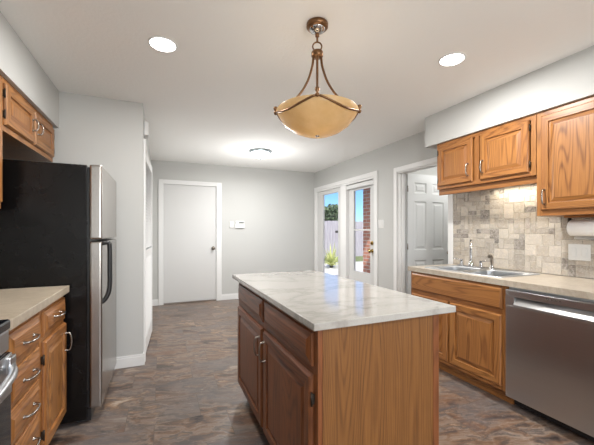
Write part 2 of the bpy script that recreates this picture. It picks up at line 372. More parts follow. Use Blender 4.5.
# louvered closet doors
b = B(); casing_x(b, XC, 1, BA, BZ_, BT, .07, .018); struct('trim_2', b, M['trim'], 'white casing around the louvered closet doors', 'door casing')
d = thing('door_2', 'white louvered bifold closet doors right of the refrigerator wall', 'door', (XC, 4.38, 0), kind='structure')
def louver_panel(p0, p1, parent):
    p0 = Vector((*p0, 0)); p1 = Vector((*p1, 0)); t = (p1-p0); Lh = t.length; t.normalize(); nrm = Vector((t.y, -t.x, 0))
    if nrm.x < 0: nrm = -nrm
    bm = B()
    def bx(a0, a1, n0, n1, z0, z1, tilt=0):
        vs = []
        for z, dn in ((z0, tilt), (z1, -tilt)):
            for a, n_ in ((a0, n0), (a1, n0), (a1, n1), (a0, n1)): vs.append(bm.verts.new(p0 + t*a + nrm*(n_+dn) + Vector((0, 0, z))))
        for f in ((0,3,2,1),(4,5,6,7),(0,1,5,4),(1,2,6,5),(2,3,7,6),(3,0,4,7)): bm.faces.new([vs[i] for i in f])
    bx(0, .05, -.014, .014, .02, 2.05); bx(Lh-.05, Lh, -.014, .014, .02, 2.05)
    for z0, z1 in ((.02, .17), (.98, 1.06), (1.97, 2.05)): bx(.05, Lh-.05, -.013, .013, z0, z1)
    z = .185
    while z < 1.955:
        if not (.965 < z < 1.055): bx(.05, Lh-.05, -.004, .004, z, z+.040, .0095)
        z += .032
    obj('louver_panel', bm, M['trim'], parent)
louver_panel((XC-.005, BA+.015), (XC+.042, 4.375), d); louver_panel((XC+.042, 4.382), (XC-.005, BZ_-.015), d)
# doorway to the utility room with open six-panel door
b = B(); casing_x(b, XW, -1, D1a, D1b, 2.035, .064, .018)
box(b, XW, XW+WT, D1a-.001, D1a+.014, 0, 2.035); box(b, XW, XW+WT, D1b-.014, D1b+.001, 0, 2.035); box(b, XW, XW+WT, D1a+.014, D1b-.014, 2.021, 2.036)
box(b, XW+.05, XW+.075, D1b-.026, D1b-.014, 0, 2.021)
struct('trim_3', b, M['trim'], 'white casing around the open doorway beside the sink counter', 'door casing')
d = thing('door_3', 'six-panel grey-white door standing open beyond the doorway', 'door', (3.42, 3.37, 0), kind='structure')
DX0, DX1, DY, DZ = 3.02, 3.81, 3.352, 2.025
def raised_panels_y(x0, x1, y, z0, z1, cells, t=.035):
    bm = B(); xs = sorted({x0, x1, *[c[0] for c in cells], *[c[1] for c in cells]}); zs = sorted({z0, z1, *[c[2] for c in cells], *[c[3] for c in cells]})
    def quad(a, c, e, f, yy=y): bm.faces.new([bm.verts.new(p) for p in ((a, yy, e), (c, yy, e), (c, yy, f), (a, yy, f))])
    for a, c in zip(xs, xs[1:]):
        for e, f in zip(zs, zs[1:]):
            if not any(k[0] <= a and c <= k[1] and k[2] <= e and f <= k[3] for k in cells): quad(a, c, e, f)
    for k in cells:
        lo = [(0, 0), (.012, .010), (.030, .010), (.048, .003)]
        rs = [[bm.verts.new(p) for p in ((k[0]+i, y+h, k[2]+i), (k[1]-i, y+h, k[2]+i), (k[1]-i, y+h, k[3]-i), (k[0]+i, y+h, k[3]-i))] for i, h in lo]
        for a, c in zip(rs, rs[1:]):
            for q in range(4): bm.faces.new((a[q], a[(q+1) % 4], c[(q+1) % 4], c[q]))
        bm.faces.new(rs[-1])
    bmesh.ops.remove_doubles(bm, verts=bm.verts, dist=1e-5)
    box(bm, x0, x1, y+.012, y+t, z0, z1)
    return bm
cells = []
for a, c in ((3.135, 3.345), (3.455, 3.665)):
    for e, f in ((.24, .86), (1.00, 1.655), (1.765, 1.91)): cells.append((a, c, e, f))
obj('door_slab', raised_panels_y(DX0, DX1, DY, .012, DZ, cells), M['gdoor'], d)
for z in (.3, 1.05, 1.82): tube(b := B(), [(DX0-.006, DY-.004, z-.04), (DX0-.006, DY-.004, z+.04)], .007, 8); obj('hinge', b, M['nickel'], d, 'metal hinge')
b = B(); lathe(b, [(.030, 0), (.030, .006), (.012, .01), (.012, .03), (.027, .045), (.022, .062), (0, .066)], (3.755, DY, .95), (0, -1, 0), 20); obj('door_knob', b, M['nickel'], d)

# patio door unit
b = B(); casing_x(b, XW, -1, FA, FB, FZ, .068, .018)
XF = XW+WT
box(b, XW-.004, XF, FA, FA+.03, 0, FZ); box(b, XW-.004, XF, FB-.03, FB, 0, FZ); box(b, XW-.004, XF, FA+.03, FB-.03, FZ-.03, FZ); box(b, XW-.004, XF, 4.69, 4.875, .03, FZ-.03, bev=.004); box(b, XW-.004, XF, FA+.03, FB-.03, 0, .03)
struct('trim_4', b, M['trim'], 'white frame and casing around the pair of patio doors', 'door casing')
def glazed(parent, x0, x1, y0, y1, z0, z1, gy0, gy1, gz0, gz1, muntins=()):
    bm = B(); box(bm, x0, x1, y0, gy0, z0, z1, bev=.003); box(bm, x0, x1, gy1, y1, z0, z1, bev=.003)
    box(bm, x0, x1, gy0, gy1, z0, gz0, bev=.003); box(bm, x0, x1, gy0, gy1, gz1, z1, bev=.003)
    for z in muntins: box(bm, x0+.008, x1-.008, gy0, gy1, z-.012, z+.012)
    obj('door_slab', bm, M['door'], parent)
    obj('glass_pane', box(B(), (x0+x1)/2-.003, (x0+x1)/2+.003, gy0-.005, gy1+.005, gz0-.005, gz1+.005), M['glass'], parent)
d = thing('door_4', 'glazed fixed patio door panel near the far corner', 'door', (2.92, 5.335, 0), kind='structure')
glazed(d, 2.905, 2.945, 4.878, 5.792, .032, 2.03, 4.985, 5.575, .35, 1.955)
obj('door_latch', box(B(), 2.888, 2.905, 4.985, 5.055, 1.225, 1.265, bev=.003), M['black'], d, 'small black latch')
d = thing('door_5', 'white glazed patio door with brass knob and deadbolt nearest the doorway', 'door', (2.965, 4.3, 0), kind='structure')
glazed(d, 2.945, 2.985, 3.92, 4.685, .032, 2.03, 4.085, 4.545, .60, 1.925, (1.275,))
b = B(); lathe(b, [(.032, 0), (.032, .007), (.012, .012), (.012, .03), (.028, .042), (.030, .055), (.022, .066), (0, .068)], (2.945, 4.03, .955), (-1, 0, 0), 24); obj('door_knob', b, M['brass'], d, 'brass knob')
b = B(); lathe(b, [(.030, 0), (.030, .010), (.022, .016), (0, .017)], (2.945, 4.035, 1.075), (-1, 0, 0), 24); box(b, 2.915, 2.93, 4.03, 4.04, 1.06, 1.09, bev=.002); obj('deadbolt', b, M['brass'], d, 'brass deadbolt')
b = B(); box(b, 2.893, 2.935, 3.945, 4.665, 1.955, 2.022, bev=.006); box(b, 2.890, 2.937, 3.925, 3.95, 1.950, 2.026, bev=.003); box(b, 2.890, 2.937, 4.66, 4.685, 1.950, 2.026, bev=.003)
tag(obj('blind_headrail', b, M['white']), 'white rolled-up blind headrail across the top of the right patio door', 'blind')

# rear window (behind the viewer)
d = thing('window_1', 'white framed window behind the viewer', 'window', (.9, YR-.06, wz0), kind='structure')
b = B()
for x in (wx0, .87, wx1-.06): box(b, x, x+.06, YR-.09, YR-.03, wz0, wz1)
for z in (wz0, wz1-.06): box(b, wx0+.06, wx1-.06, YR-.09, YR-.03, z, z+.06)
obj('window_frame', b, M['trim'], d)
obj('window_pane', box(B(), wx0+.05, wx1-.05, YR-.062, YR-.058, wz0+.05, wz1-.05), M['glass'], d)

# tile backsplash
def backsplash():
    y0, y1, z0, z1 = .30, 2.508, .907, 1.70; u = .046
    ny = int((y1-y0)/u); nz = int((z1-z0)/u)+1; occ = [[False]*nz for _ in range(ny)]
    sizes = [(2, 2), (3, 2), (2, 1), (2, 1), (1, 1), (1, 1), (2, 1), (1, 2), (2, 2), (1, 1), (2, 1), (1, 1), (3, 2)]
    tones = [(.70, .655, .59), (.66, .615, .55), (.74, .70, .64), (.60, .56, .50), (.57, .53, .485), (.42, .385, .35), (.34, .31, .28), (.68, .63, .56), (.64, .60, .545), (.76, .72, .66)]
    bm = B(); lay = bm.loops.layers.color.new('tone'); rnd = random.Random(23)
    for j in range(nz):
        for i in range(ny):
            if occ[i][j]: continue
            rnd.shuffle(sizes)
            for w, h in sizes + [(1, 1)]:
                if i+w <= ny and j+h <= nz and not any(occ[i+a][j+c] for a in range(w) for c in range(h)): break
            for a in range(w):
                for c in range(h): occ[i+a][j+c] = True
            ya = y1-(i+w)*u; yb = y1-i*u; za = z0+j*u; zb = min(z0+(j+h)*u, z1); g = .0017
            if zb-za < .012: continue
            k = len(bm.faces); before = set(bm.faces)
            box(bm, XW-.013-rnd.random()*.001, XW-.004, ya+g, yb-g, za+g, zb-g, bev=.0016, seg=1)
            t = rnd.choice(tones+tones[:4]+tones[7:] if w*h > 2 else tones+tones[:5]); s = rnd.uniform(.93, 1.05)
            for f in bm.faces:
                if f not in before:
                    for lp in f.loops: lp[lay] = (*[x*s for x in t], 1)
    box(bm, XW-.009, XW-.001, y0, y1, z0, z1, 1)
    return bm
tag(obj('trim_5', backsplash(), [M['tile'], M['grout']]), 'tumbled stone mosaic tile backsplash above the sink counter', 'backsplash', kind='structure')

# ------------------------------------------------------------------ cabinetry
class Face:
    """cabinet front plane: a runs along the front, n points out of it"""
    def __init__(s, axis, c, sign): s.axis, s.c, s.sign = axis, c, sign
    def p(s, a, n, z): return (s.c+s.sign*n, a, z) if s.axis == 'x' else (a, s.c+s.sign*n, z)
    def box(s, bm, a0, a1, n0, n1, z0, z1, mi=0, bev=0):
        p, q = s.p(a0, n0, z0), s.p(a1, n1, z1); return box(bm, p[0], q[0], p[1], q[1], p[2], q[2], mi, bev)
def panel_front(F, a0, a1, z0, z1, th=.019, kind='door', level=False):
    bm = B()
    if kind == 'door': lo = [(0, .004), (.003, .012), (.009, th), (.052, th), (.0545, th-.011), (.061, th-.012), (.085, th-.003), (.089, th-.002)]
    elif kind == 'slab': lo = [(0, .004), (.003, .010), (.012, th-.003), (.016, th)]
    else: lo = [(0, .004), (.003, .010), (.014, th-.007), (.022, th-.005), (.034, th)]
    rings = []
    for i, h in lo:
        rings.append([bm.verts.new(F.p(*q)) for q in ((a0+i, h, z0+i), (a1-i, h, z0+i), (a1-i, h, z1-i), (a0+i, h, z1-i))])
    back = [bm.verts.new(F.p(*q)) for q in ((a0, 0, z0), (a1, 0, z0), (a1, 0, z1), (a0, 0, z1))]
    rings = [back] + rings
    bm.faces.new(back[::-1])
    for k, (x, y) in enumerate(zip(rings, rings[1:])):
        for q in range(4):
            f = bm.faces.new((x[q], x[(q+1) % 4], y[(q+1) % 4], y[q]))
            f.material_index = 1 if (q in (0, 2)) != level else 0
    bm.faces.new(rings[-1])
    return bm
def pull(F, a, z, length, upright, base=.019, r=.0050):
    h = length/2; d = [(-h, 0), (-h, .012), (-h*.93, .022), (-h*.5, .029), (0, .031), (h*.5, .029), (h*.93, .022), (h, .012), (h, 0)]
    pts = [F.p(a, base+n, z+s) if upright else F.p(a+s, base+n, z) for s, n in d]
    bm = B(); cp = catmull(pts, 4); tube(bm, cp, [r*1.0 + r*.5*(abs(i/(len(cp)-1)*2-1)**6) for i in range(len(cp))], 8)
    for s in (-h, h):
        c = F.p(a, base, z+s) if upright else F.p(a+s, base, z)
        nrm = F.p(0, 1, 0); o = F.p(0, 0, 0); lathe(bm, [(.0085, 0), (.0085, .002), (.005, .006)], c, [x-y for x, y in zip(nrm, o)], 12)
    return bm
def hinges(F, a, zs, parent):
    for z in zs:
        bm = B(); F.box(bm, a-.004, a+.004, 0, .012, z-.020, z+.020, bev=.002); tube(bm, [F.p(a, .012, z-.026), F.p(a, .012, z+.026)], .0042, 8); obj('hinge', bm, M['hinge'], parent, 'dark hinge')
def oaks(F, level=False):
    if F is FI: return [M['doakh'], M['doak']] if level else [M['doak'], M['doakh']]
    hz = M['oakh'] if F.axis == 'x' else M['oakx']
    return [hz, M['oak']] if level else [M['oak'], hz]
def cabinet_body(F, a0, a1, depth, z0, z1, toe=0, mid_stiles=(), rails=(), stile=.038, rail=.038):
    """carcass behind the face, with an oak face frame of stiles and rails"""
    bm = B(); zt = z0+toe
    F.box(bm, a0, a1, -.022-depth+.022, -.02, zt, z1, 0)
    if toe: F.box(bm, a0, a1, -depth, -.075, z0, zt, 1)
    F.box(bm, a0, a0+stile, -.02, 0, zt, z1, 0, .001); F.box(bm, a1-stile, a1, -.02, 0, zt, z1, 0, .001)
    for m in mid_stiles: F.box(bm, m-.02, m+.02, -.02, 0, zt+rail, z1-rail, 0)
    F.box(bm, a0+stile, a1-stile, -.02, 0, zt, zt+rail, 1); F.box(bm, a0+stile, a1-stile, -.02, 0, z1-rail, z1, 1)
    for z in rails: F.box(bm, a0+stile, a1-stile, -.02, -.0005, z-.018, z+.018, 1)
    return bm
def hollow_body(F, a0, a1, depth, z1, toe, stile=.038, rail=.038, rails=()):
    bm = B()
    for a, c in ((a0, a0+.018), (a1-.018, a1)): F.box(bm, a, c, -depth, -.02, toe, z1)
    F.box(bm, a0+.018, a1-.018, -depth, -.02, toe, toe+.018); F.box(bm, a0+.018, a1-.018, -depth, -depth+.008, toe+.018, z1); F.box(bm, a0, a1, -depth, -.075, 0, toe, 1)
    F.box(bm, a0, a0+stile, -.02, 0, toe, z1, 0, .001); F.box(bm, a1-stile, a1, -.02, 0, toe, z1, 0, .001)
    for z0_, z1_ in ((toe, toe+rail), (z1-rail, z1)) + tuple((z-.018, z+.018) for z in rails): F.box(bm, a0+stile, a1-stile, -.02, 0, z0_, z1_, 1)
    m = (a0+a1)/2+.015; F.box(bm, m-.02, m+.02, -.02, 0, toe+rail, .64, 0)
    return bm
def add_front(F, parent, name, a0, a1, z0, z1, kind, pl=None, hg=None, metal='nickel', plen=.105):
    level = kind != 'door'
    o = obj(name, panel_front(F, a0, a1, z0, z1, kind=kind, level=level), oaks(F, level), parent)
    if pl:
        a, z, up = pl; obj('pull', pull(F, a, z, plen, up), M[metal], o, 'metal bow pull')
    if hg is not None: hinges(F, hg, (z0+.09, z1-.09) if z1-z0 > .45 else (z0+.06, z1-.06), o)
    return o

FR = Face('x', 2.262, -1)      # right base run
FU = Face('x', 2.590, -1)      # right wall cabinets
FL = Face('x', -.557, 1)       # left base run
FO = Face('x', -.832, 1)       # left wall cabinets
FI = Face('x', .545, -1)       # island doors

# right base: sink cabinet
t = thing('base_cabinet', 'oak sink base cabinet left of the dishwasher', 'cabinet', (2.57, 2.0, 0))
obj('carcass', hollow_body(FR, 1.518, 2.465, XW-2.262-.004, .862, .105, rails=(.67,)), [M['oak'], M['oakh']], t)
add_front(FR, t, 'drawer_front', 1.540, 2.450, .688, .850, 'slab')
add_front(FR, t, 'door', 1.545, 1.998, .135, .652, 'door'); add_front(FR, t, 'door', 2.016, 2.448, .135, .652, 'door')
t = thing('base_cabinet', 'oak base cabinet beyond the near end of the dishwasher', 'cabinet', (2.57, .6, 0))
obj('carcass', cabinet_body(FR, .30, .908, XW-2.262-.004, 0, .862, .105, (), (.665,)), [M['oak'], M['oakh']], t)
add_front(FR, t, 'drawer', .325, .885, .688, .835, 'drawer', (.605, .76, False)); add_front(FR, t, 'door', .325, .885, .135, .652, 'door', (.83, .57, True))

# right countertop with sink cut-out
SY0, SY1, SX0, SX1 = 1.60, 2.36, 2.312, 2.815
b = B()
for x0, x1, y0, y1 in ((2.242, SX0+.02, .28, 2.492), (SX1-.02, XW-.016, .28, 2.492), (SX0+.02, SX1-.02, .28, SY0+.02), (SX0+.02, SX1-.02, SY1-.02, 2.492)):
    box(b, x0, x1, y0, y1, .864, .905)
bmesh.ops.remove_doubles(b, verts=b.verts, dist=1e-5)
tag(obj('countertop', b, M['lam']), 'taupe stone-look countertop along the right wall holding the sink', 'countertop')

# sink
def sink():
    bm = B(); z = .9055
    def rloop(x0, x1, y0, y1, z, r=.05, n=5):
        out = []
        for cx, cy, a in ((x1-r, y0+r, -90), (x1-r, y1-r, 0), (x0+r, y1-r, 90), (x0+r, y0+r, 180)):
            for k in range(n+1):
                th = math.radians(a+90*k/n); out.append(bm.verts.new((cx+r*math.cos(th), cy+r*math.sin(th), z)))
        return out
    def loft(ls, close=False):
        for a, c in zip(ls, ls[1:]):
            for k in range(len(a)): bm.faces.new((a[k], a[(k+1) % len(a)], c[(k+1) % len(a)], c[k])).smooth = False
    outer = [rloop(SX0, SX1, SY0, SY1, z, .03), rloop(SX0+.004, SX1-.004, SY0+.004, SY1-.004, z+.006, .03)]
    loft(outer)
    holes = []
    for y0, y1 in ((SY0+.035, 1.965), (2.005, SY1-.035)):
        ls = [rloop(SX0+.03, SX1-.115, y0, y1, z+.006), rloop(SX0+.036, SX1-.121, y0+.006, y1-.006, z-.004), rloop(SX0+.048, SX1-.133, y0+.018, y1-.018, z-.15), rloop(SX0+.08, SX1-.165, y0+.05, y1-.05, z-.165)]
        loft(ls); bm.faces.new(ls[-1]); holes.append(ls[0])
    es = [e for lp in [outer[1]]+holes for k in range(len(lp)) for e in [bm.edges.get((lp[k], lp[(k+1) % len(lp)]))] if e]
    r_ = bmesh.ops.triangle_fill(bm, edges=es, use_beauty=True)
    kill = [g for g in r_['geom'] if isinstance(g, bmesh.types.BMFace) and SX0+.03 < g.calc_center_median().x < SX1-.115 and any(a < g.calc_center_median().y < c for a, c in ((SY0+.035, 1.965), (2.005, SY1-.035)))]
    bmesh.ops.delete(bm, geom=kill, context='FACES_ONLY')
    return bm
t = thing('kitchen_sink', 'stainless double-bowl drop-in sink in the right countertop', 'sink', (2.56, 1.98, .9055))
obj('basin', sink(), M['sink'], t)
for y in (1.80, 2.165): obj('drain', lathe(B(), [(.045, .002), (.045, .005), (.03, .006), (.028, .003), (0, .003)], (2.50, y, .9055-.165), (0, 0, 1), 20), M['chrome'], t)
# faucet on the sink deck
zt = .912; fx = SX1-.055
t = thing('faucet', 'chrome two-handle kitchen faucet with tall spout behind the sink', 'faucet', (fx, 2.2, zt))
obj('deck_plate', box(B(), fx-.028, fx+.028, 2.07, 2.33, zt, zt+.008, bev=.004), M['chrome'], t)
b = B(); lathe(b, [(.026, .008), (.024, .03), (.015, .045), (.013, .06)], (fx, 2.2, zt), (0, 0, 1), 20)
tube(b, catmull([(fx, 2.2, zt+.05), (fx, 2.2, zt+.14), (fx-.006, 2.195, zt+.205), (fx-.039, 2.169, zt+.250), (fx-.086, 2.132, zt+.247), (fx-.121, 2.104, zt+.205), (fx-.129, 2.098, zt+.175)], 5), .0115, 12); obj('spout', b, M['chrome'], t)
for s in (1, -1):
    y = 2.2+s*.105; b = B(); lathe(b, [(.018, .008), (.016, .02), (.013, .032), (.012, .055), (.015, .062), (0, .066)], (fx, y, zt), (0, 0, 1), 18)
    tube(b, [(fx, y, zt+.056), (fx-.02, y+s*.03, zt+.064), (fx-.03, y+s*.075, zt+.068)], [.007, .006, .005], 8, flat=.6); obj('handle', b, M['chrome'], t)
t = thing('side_sprayer', 'dark chrome sink sprayer standing right of the faucet', 'sprayer', (fx, 1.985, zt))
obj('collar', lathe(B(), [(.022, 0), (.021, .012), (.014, .02), (.013, .03)], (fx, 1.985, zt), (0, 0, 1), 18), M['chrome'], t)
b = B(); tube(b, catmull([(fx, 1.985, zt+.028), (fx, 1.985, zt+.06), (fx-.004, 1.985, zt+.09), (fx-.018, 1.985, zt+.112), (fx-.036, 1.985, zt+.112)], 4), [.011]*4+[.012]*4+[.014]*4+[.018]*4+[.017], 12); obj('spray_head', b, M['dnickel'], t)

# dishwasher
t = thing('dishwasher', 'stainless dishwasher with pocket handle under the right countertop', 'dishwasher', (2.56, 1.213, 0))
obj('tub', box(B(), 2.285, XW-.03, .913, 1.513, .10, .858), M['grey'], t)
obj('toe_kick', box(B(), 2.34, 2.36, .913, 1.513, .012, .10), M['black'], t)
b = B(); xd = 2.243
box(b, xd, 2.283, .914, 1.512, .088, .735, bev=.004); box(b, xd, 2.283, .914, 1.512, .797, .842, bev=.003); box(b, xd, 2.283, 1.452, 1.512, .735, .797); box(b, xd, 2.283, .914, .974, .735, .797)
obj('door', b, M['steelh'], t)
b = B()
for q in ((.976, 1.452),):
    vs = [b.verts.new(p) for p in ((xd-.006, q[0], .728), (xd-.006, q[1], .728), (xd+.001, q[1], .738), (xd+.001, q[0], .738), (xd+.030, q[0], .790), (xd+.030, q[1], .790), (xd-.010, q[0], .745), (xd-.010, q[1], .745))]
    b.faces.new((vs[0], vs[1], vs[7], vs[6])); b.faces.new((vs[6], vs[7], vs[5], vs[4])); b.faces.new((vs[0], vs[1], vs[2], vs[3])); b.faces.new((vs[2], vs[3], vs[4], vs[5])); b.faces.new((vs[0], vs[6], vs[4], vs[3])); b.faces.new((vs[1], vs[2], vs[5], vs[7]))
hb = obj('handle_bar', b, M['lsteel'], t, 'lighter steel pocket handle with control marks')
b = B()
for k in range(16):
    if k == 8: obj('control_marks', b, M['grey'], hb, 'tiny grey printed control marks'); b = B()
    y = 1.39-k*.022-(.03 if k > 7 else 0); s = .35+.02*(k % 3); zc = .745+(.79-.745)*s; xc = xd-.010+.040*s
    vs = [b.verts.new(p) for p in ((xc-.0022, y, zc-.003), (xc-.0022, y-.010, zc-.003), (xc+.0028, y-.010, zc+.003), (xc+.0028, y, zc+.003))]
    b.faces.new(vs)
obj('control_marks', b, M['grey'], hb, 'tiny grey printed control marks')
def text(name, body, size, loc, rot, m, parent, depth=.0004):
    cu = bpy.data.curves.new(name, 'FONT'); cu.body = body; cu.size = size; cu.extrude = depth; cu.align_x = 'CENTER'; cu.align_y = 'CENTER'
    o = bpy.data.objects.new(name+'_tmp', cu); col.objects.link(o); bpy.context.view_layer.update()
    me = bpy.data.meshes.new_from_object(o.evaluated_get(bpy.context.evaluated_depsgraph_get())); col.objects.unlink(o); bpy.data.objects.remove(o)
    me.transform(Matrix.Translation(Vector(loc)-ORG[parent.name]) @ rot.to_4x4()); me.materials.append(m)
    q = bpy.data.objects.new(name, me); col.objects.link(q); q.parent = parent; ORG[q.name] = ORG[parent.name]; return q
rot = Matrix(((0, 0, -1), (-1, 0, 0), (0, 1, 0)))    # text x -> -Y, text y -> +Z, facing -X
text('logo', 'BOSCH', .017, (xd-.0006, 1.195, .822), rot, M['lcd'], t)
b = B(); ring(b, (xd-.0006, 1.243, .822), .0065, .0011, (1, 0, 0), 20, 6); obj('emblem', b, M['lcd'], t)

# right wall cabinets
t = thing('wall_cabinet', 'short two-door oak wall cabinet above the sink', 'cabinet', (2.74, 1.98, 1.675))
obj('carcass', cabinet_body(FU, 1.512, 2.452, XW-2.590-.016, 1.675, SZ-.001, 0, (2.005,)), [M['oak'], M['oakh']], t)
add_front(FU, t, 'door', 2.042, 2.428, 1.702, 2.102, 'door', (2.078, 1.815, True), 2.434)
add_front(FU, t, 'door', 1.558, 1.966, 1.702, 2.102, 'door', (1.934, 1.815, True), 1.551)
obj('valance', FU.box(B(), 1.512, 2.452, -.045, -.025, 1.618, 1.675, bev=.003), M['oakh'], t)
t = thing('wall_cabinet', 'tall oak wall cabinet with one visible door above the paper towels', 'cabinet', (2.74, 1.06, 1.366))
obj('carcass', cabinet_body(FU, .60, 1.508, XW-2.590-.016, 1.366, SZ-.001, 0, (1.035,)), [M['oak'], M['oakh']], t)
add_front(FU, t, 'door', 1.052, 1.474, 1.405, 2.102, 'door', (1.445, 1.503, True)); add_front(FU, t, 'door', .63, 1.018, 1.405, 2.102, 'door', (.66, 1.503, True))

# left wall cabinets
t = thing('wall_cabinet', 'short two-door oak wall cabinet above the refrigerator', 'cabinet', (-1.0, 2.8, 1.83))
obj('carcass', cabinet_body(FO, 2.332, 3.275, FO.c-XL-.004, 1.83, SZ-.001, 0, (2.806,)), [M['oak'], M['oakh']], t)
add_front(FO, t, 'door', 2.352, 2.797, 1.862, 2.102, 'door', (2.757, 1.985, True), 2.345, plen=.075); add_front(FO, t, 'door', 2.816, 3.250, 1.862, 2.102, 'door', (2.856, 1.985, True), 3.257, plen=.075)
t = thing('wall_cabinet', 'tall oak wall cabinet at the left picture edge beside the refrigerator', 'cabinet', (-1.0, 1.95, 1.38))
obj('carcass', cabinet_body(FO, 1.60, 2.328, FO.c-XL-.004, 1.38, SZ-.001, 0), [M['oak'], M['oakh']], t)
add_front(FO, t, 'door', 1.625, 1.962, 1.41, 2.102, 'door', (1.93, 1.50, True)); add_front(FO, t, 'door', 1.966, 2.303, 1.41, 2.102, 'door', (2.0, 1.50, True))

# left base cabinets and countertop
t = thing('base_cabinet', 'narrow oak cabinet of four drawers beside the stove', 'cabinet', (-.86, 1.775, 0))
obj('carcass', cabinet_body(FL, 1.572, 1.966, FL.c-XL-.004, 0, .868, .105, (), (.695, .538, .380)), [M['oak'], M['oakh']], t)
for z0, z1 in ((.703, .848), (.546, .686), (.388, .530), (.125, .371)):
    add_front(FL, t, 'drawer', 1.592, 1.945, z0, z1, 'drawer', (1.775, (z0+z1)/2 if z0 > .2 else .30, False), plen=.112)
t = thing('base_cabinet', 'oak cabinet with one drawer over one door beside the refrigerator', 'cabinet', (-.86, 2.19, 0))
obj('carcass', cabinet_body(FL, 1.970, 2.405, FL.c-XL-.004, 0, .868, .105, (), (.70,)), [M['oak'], M['oakh']], t)
add_front(FL, t, 'drawer', 2.005, 2.398, .715, .845, 'drawer', (2.20, .785, False)); add_front(FL, t, 'door', 2.005, 2.398, .13, .69, 'door', (2.372, .575, True), 1.998)
b = B(); box(b, XL+.003, -.53, 1.570, 2.425, .870, .912, bev=.003)
tag(obj('countertop', b, M['laml']), 'beige stone-look countertop between the stove and refrigerator', 'countertop')

# refrigerator
t = thing('refrigerator', 'black-sided top-freezer refrigerator with stainless doors', 'refrigerator', (-.78, 2.82, 0))
fy0, fy1, fx0, fx1, xd = 2.455, 3.205, XL+.04, -.442, -.357
obj('cabinet_body', box(B(), fx0, fx1, fy0, fy1, .03, 1.684, bev=.006), M['side'], t)
obj('gasket', box(B(), fx1-.002, fx1+.014, fy0+.012, fy1-.012, .10, 1.67), M['black'], t)
for nm, z0, z1 in (('freezer_door', 1.198, 1.690), ('refrigerator_door', .095, 1.186)):
    obj(nm, box(B(), fx1+.012, xd, fy0-.004, fy1, z0, z1, bev=.014, seg=4), M['steel'], t)
b = B(); hp = catmull([(xd-.006, fy0+.022, 1.172), (xd+.018, fy0+.022, 1.176), (xd+.036, fy0+.024, 1.172), (xd+.040, fy0+.026, 1.14), (xd+.040, fy0+.028, 1.0), (xd+.040, fy0+.028, .905), (xd+.034, fy0+.026, .845), (xd+.014, fy0+.022, .800), (xd-.006, fy0+.02, .780)], 5)
tube(b, hp, .0145, 12); obj('handle', b, M['black'], t, 'black bow handle')
obj('hinge_cover', box(B(), fx1-.03, xd-.03, fy1-.05, fy1-.003, 1.6905, 1.704, bev=.004), M['grey'], t)
obj('toe_grille', box(B(), fx1-.06, fx1+.02, fy0+.02, fy1-.02, .012, .088), M['black'], t)
for y in (fy0+.07, fy1-.07): obj('foot', lathe(B(), [(.02, 0), (.02, .03)], (fx1-.05, y, 0), (0, 0, 1), 14), M['black'], t)
for y in (fy0+.07, fy1-.07): obj('foot', lathe(B(), [(.02, 0), (.02, .03)], (fx0+.08, y, 0), (0, 0, 1), 14), M['black'], t)

# stove
t = thing('stove', 'black and stainless electric stove at the lower left edge', 'stove', (-.85, 1.185, 0))
sy0, sy1, sx = .805, 1.565, -.548
obj('stove_body', box(B(), XL+.02, sx-.02, sy0, sy1, .03, .885), M['black'], t)
obj('cooktop', box(B(), XL+.02, sx+.020, sy0-.002, sy1+.0005, .878, .918, bev=.010, seg=4), M['bglass'], t)
obj('control_strip', box(B(), sx-.02, sx+.014, sy0+.004, sy1-.002, .800, .877, bev=.004), M['steelh'], t)
od = obj('oven_door', box(B(), sx-.02, sx+.022, sy0+.004, sy1-.002, .20, .794, bev=.008), M['bglass'], t, 'black glass oven door')
obj('door_rail', box(B(), sx+.02, sx+.025, sy0+.008, sy1-.008, .640, .792, bev=.002), M['steelh'], od, 'stainless top rail')
b = B(); tube(b, catmull([(sx+.030, sy0+.03, .748), (sx+.058, sy0+.10, .738), (sx+.075, sy0+.25, .735), (sx+.078, 1.185, .735), (sx+.075, sy1-.25, .735), (sx+.058, sy1-.10, .738), (sx+.030, sy1-.03, .748)], 8), .014, 12)
for y in (sy0+.036, sy1-.036): box(b, sx+.020, sx+.040, y-.026, y+.026, .720, .786, bev=.006)
obj('handle', b, M['steelh'], od, 'steel towel-bar handle')
obj('storage_drawer', box(B(), sx-.02, sx+.018, sy0+.006, sy1-.006, .06, .19, bev=.006), M['black'], t)
for yc in (1.0, 1.37):
    for xc, R in ((-.74, .10), (-1.0, .08)): obj('burner_ring', ring(B(), (xc, yc, .9180), R, .0012, (0, 0, 1), 40, 4), M['grey'], t)

# ------------------------------------------------------------------ island
t = thing('kitchen_island', 'oak kitchen island with two drawers, two doors and a plain end panel', 'island', (.85, 1.74, 0))
ix0, ix1, iy0, iy1 = .545, 1.15, 1.085, 2.425
b = B(); FI.box(b, iy0+.02, iy1, -.60, -.02, .10, .884, 0); FI.box(b, iy0+.02, iy1, -.60, -.075, 0, .10, 1)
for a0, a1 in ((iy0, iy0+.05), (iy1-.04, iy1), (1.735, 1.785)): FI.box(b, a0, a1, -.02, 0, .10, .884, 0, .001)
for a0, a1 in ((iy0+.05, 1.735), (1.785, iy1-.04)):
    for z0, z1 in ((.10, .138), (.68, .73), (.845, .884)): FI.box(b, a0, a1, -.02, 0, z0, z1, 1)
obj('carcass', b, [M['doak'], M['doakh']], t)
obj('end_panel', box(B(), ix0+.021, ix1-.03, iy0, iy0+.019, 0, .884), M['oakp'], t, 'flat oak veneer end panel')
obj('corner_post', box(B(), ix1-.03, ix1+.004, iy0-.003, iy0+.03, 0, .884, bev=.002), M['doak'], t, 'dark oak corner post')
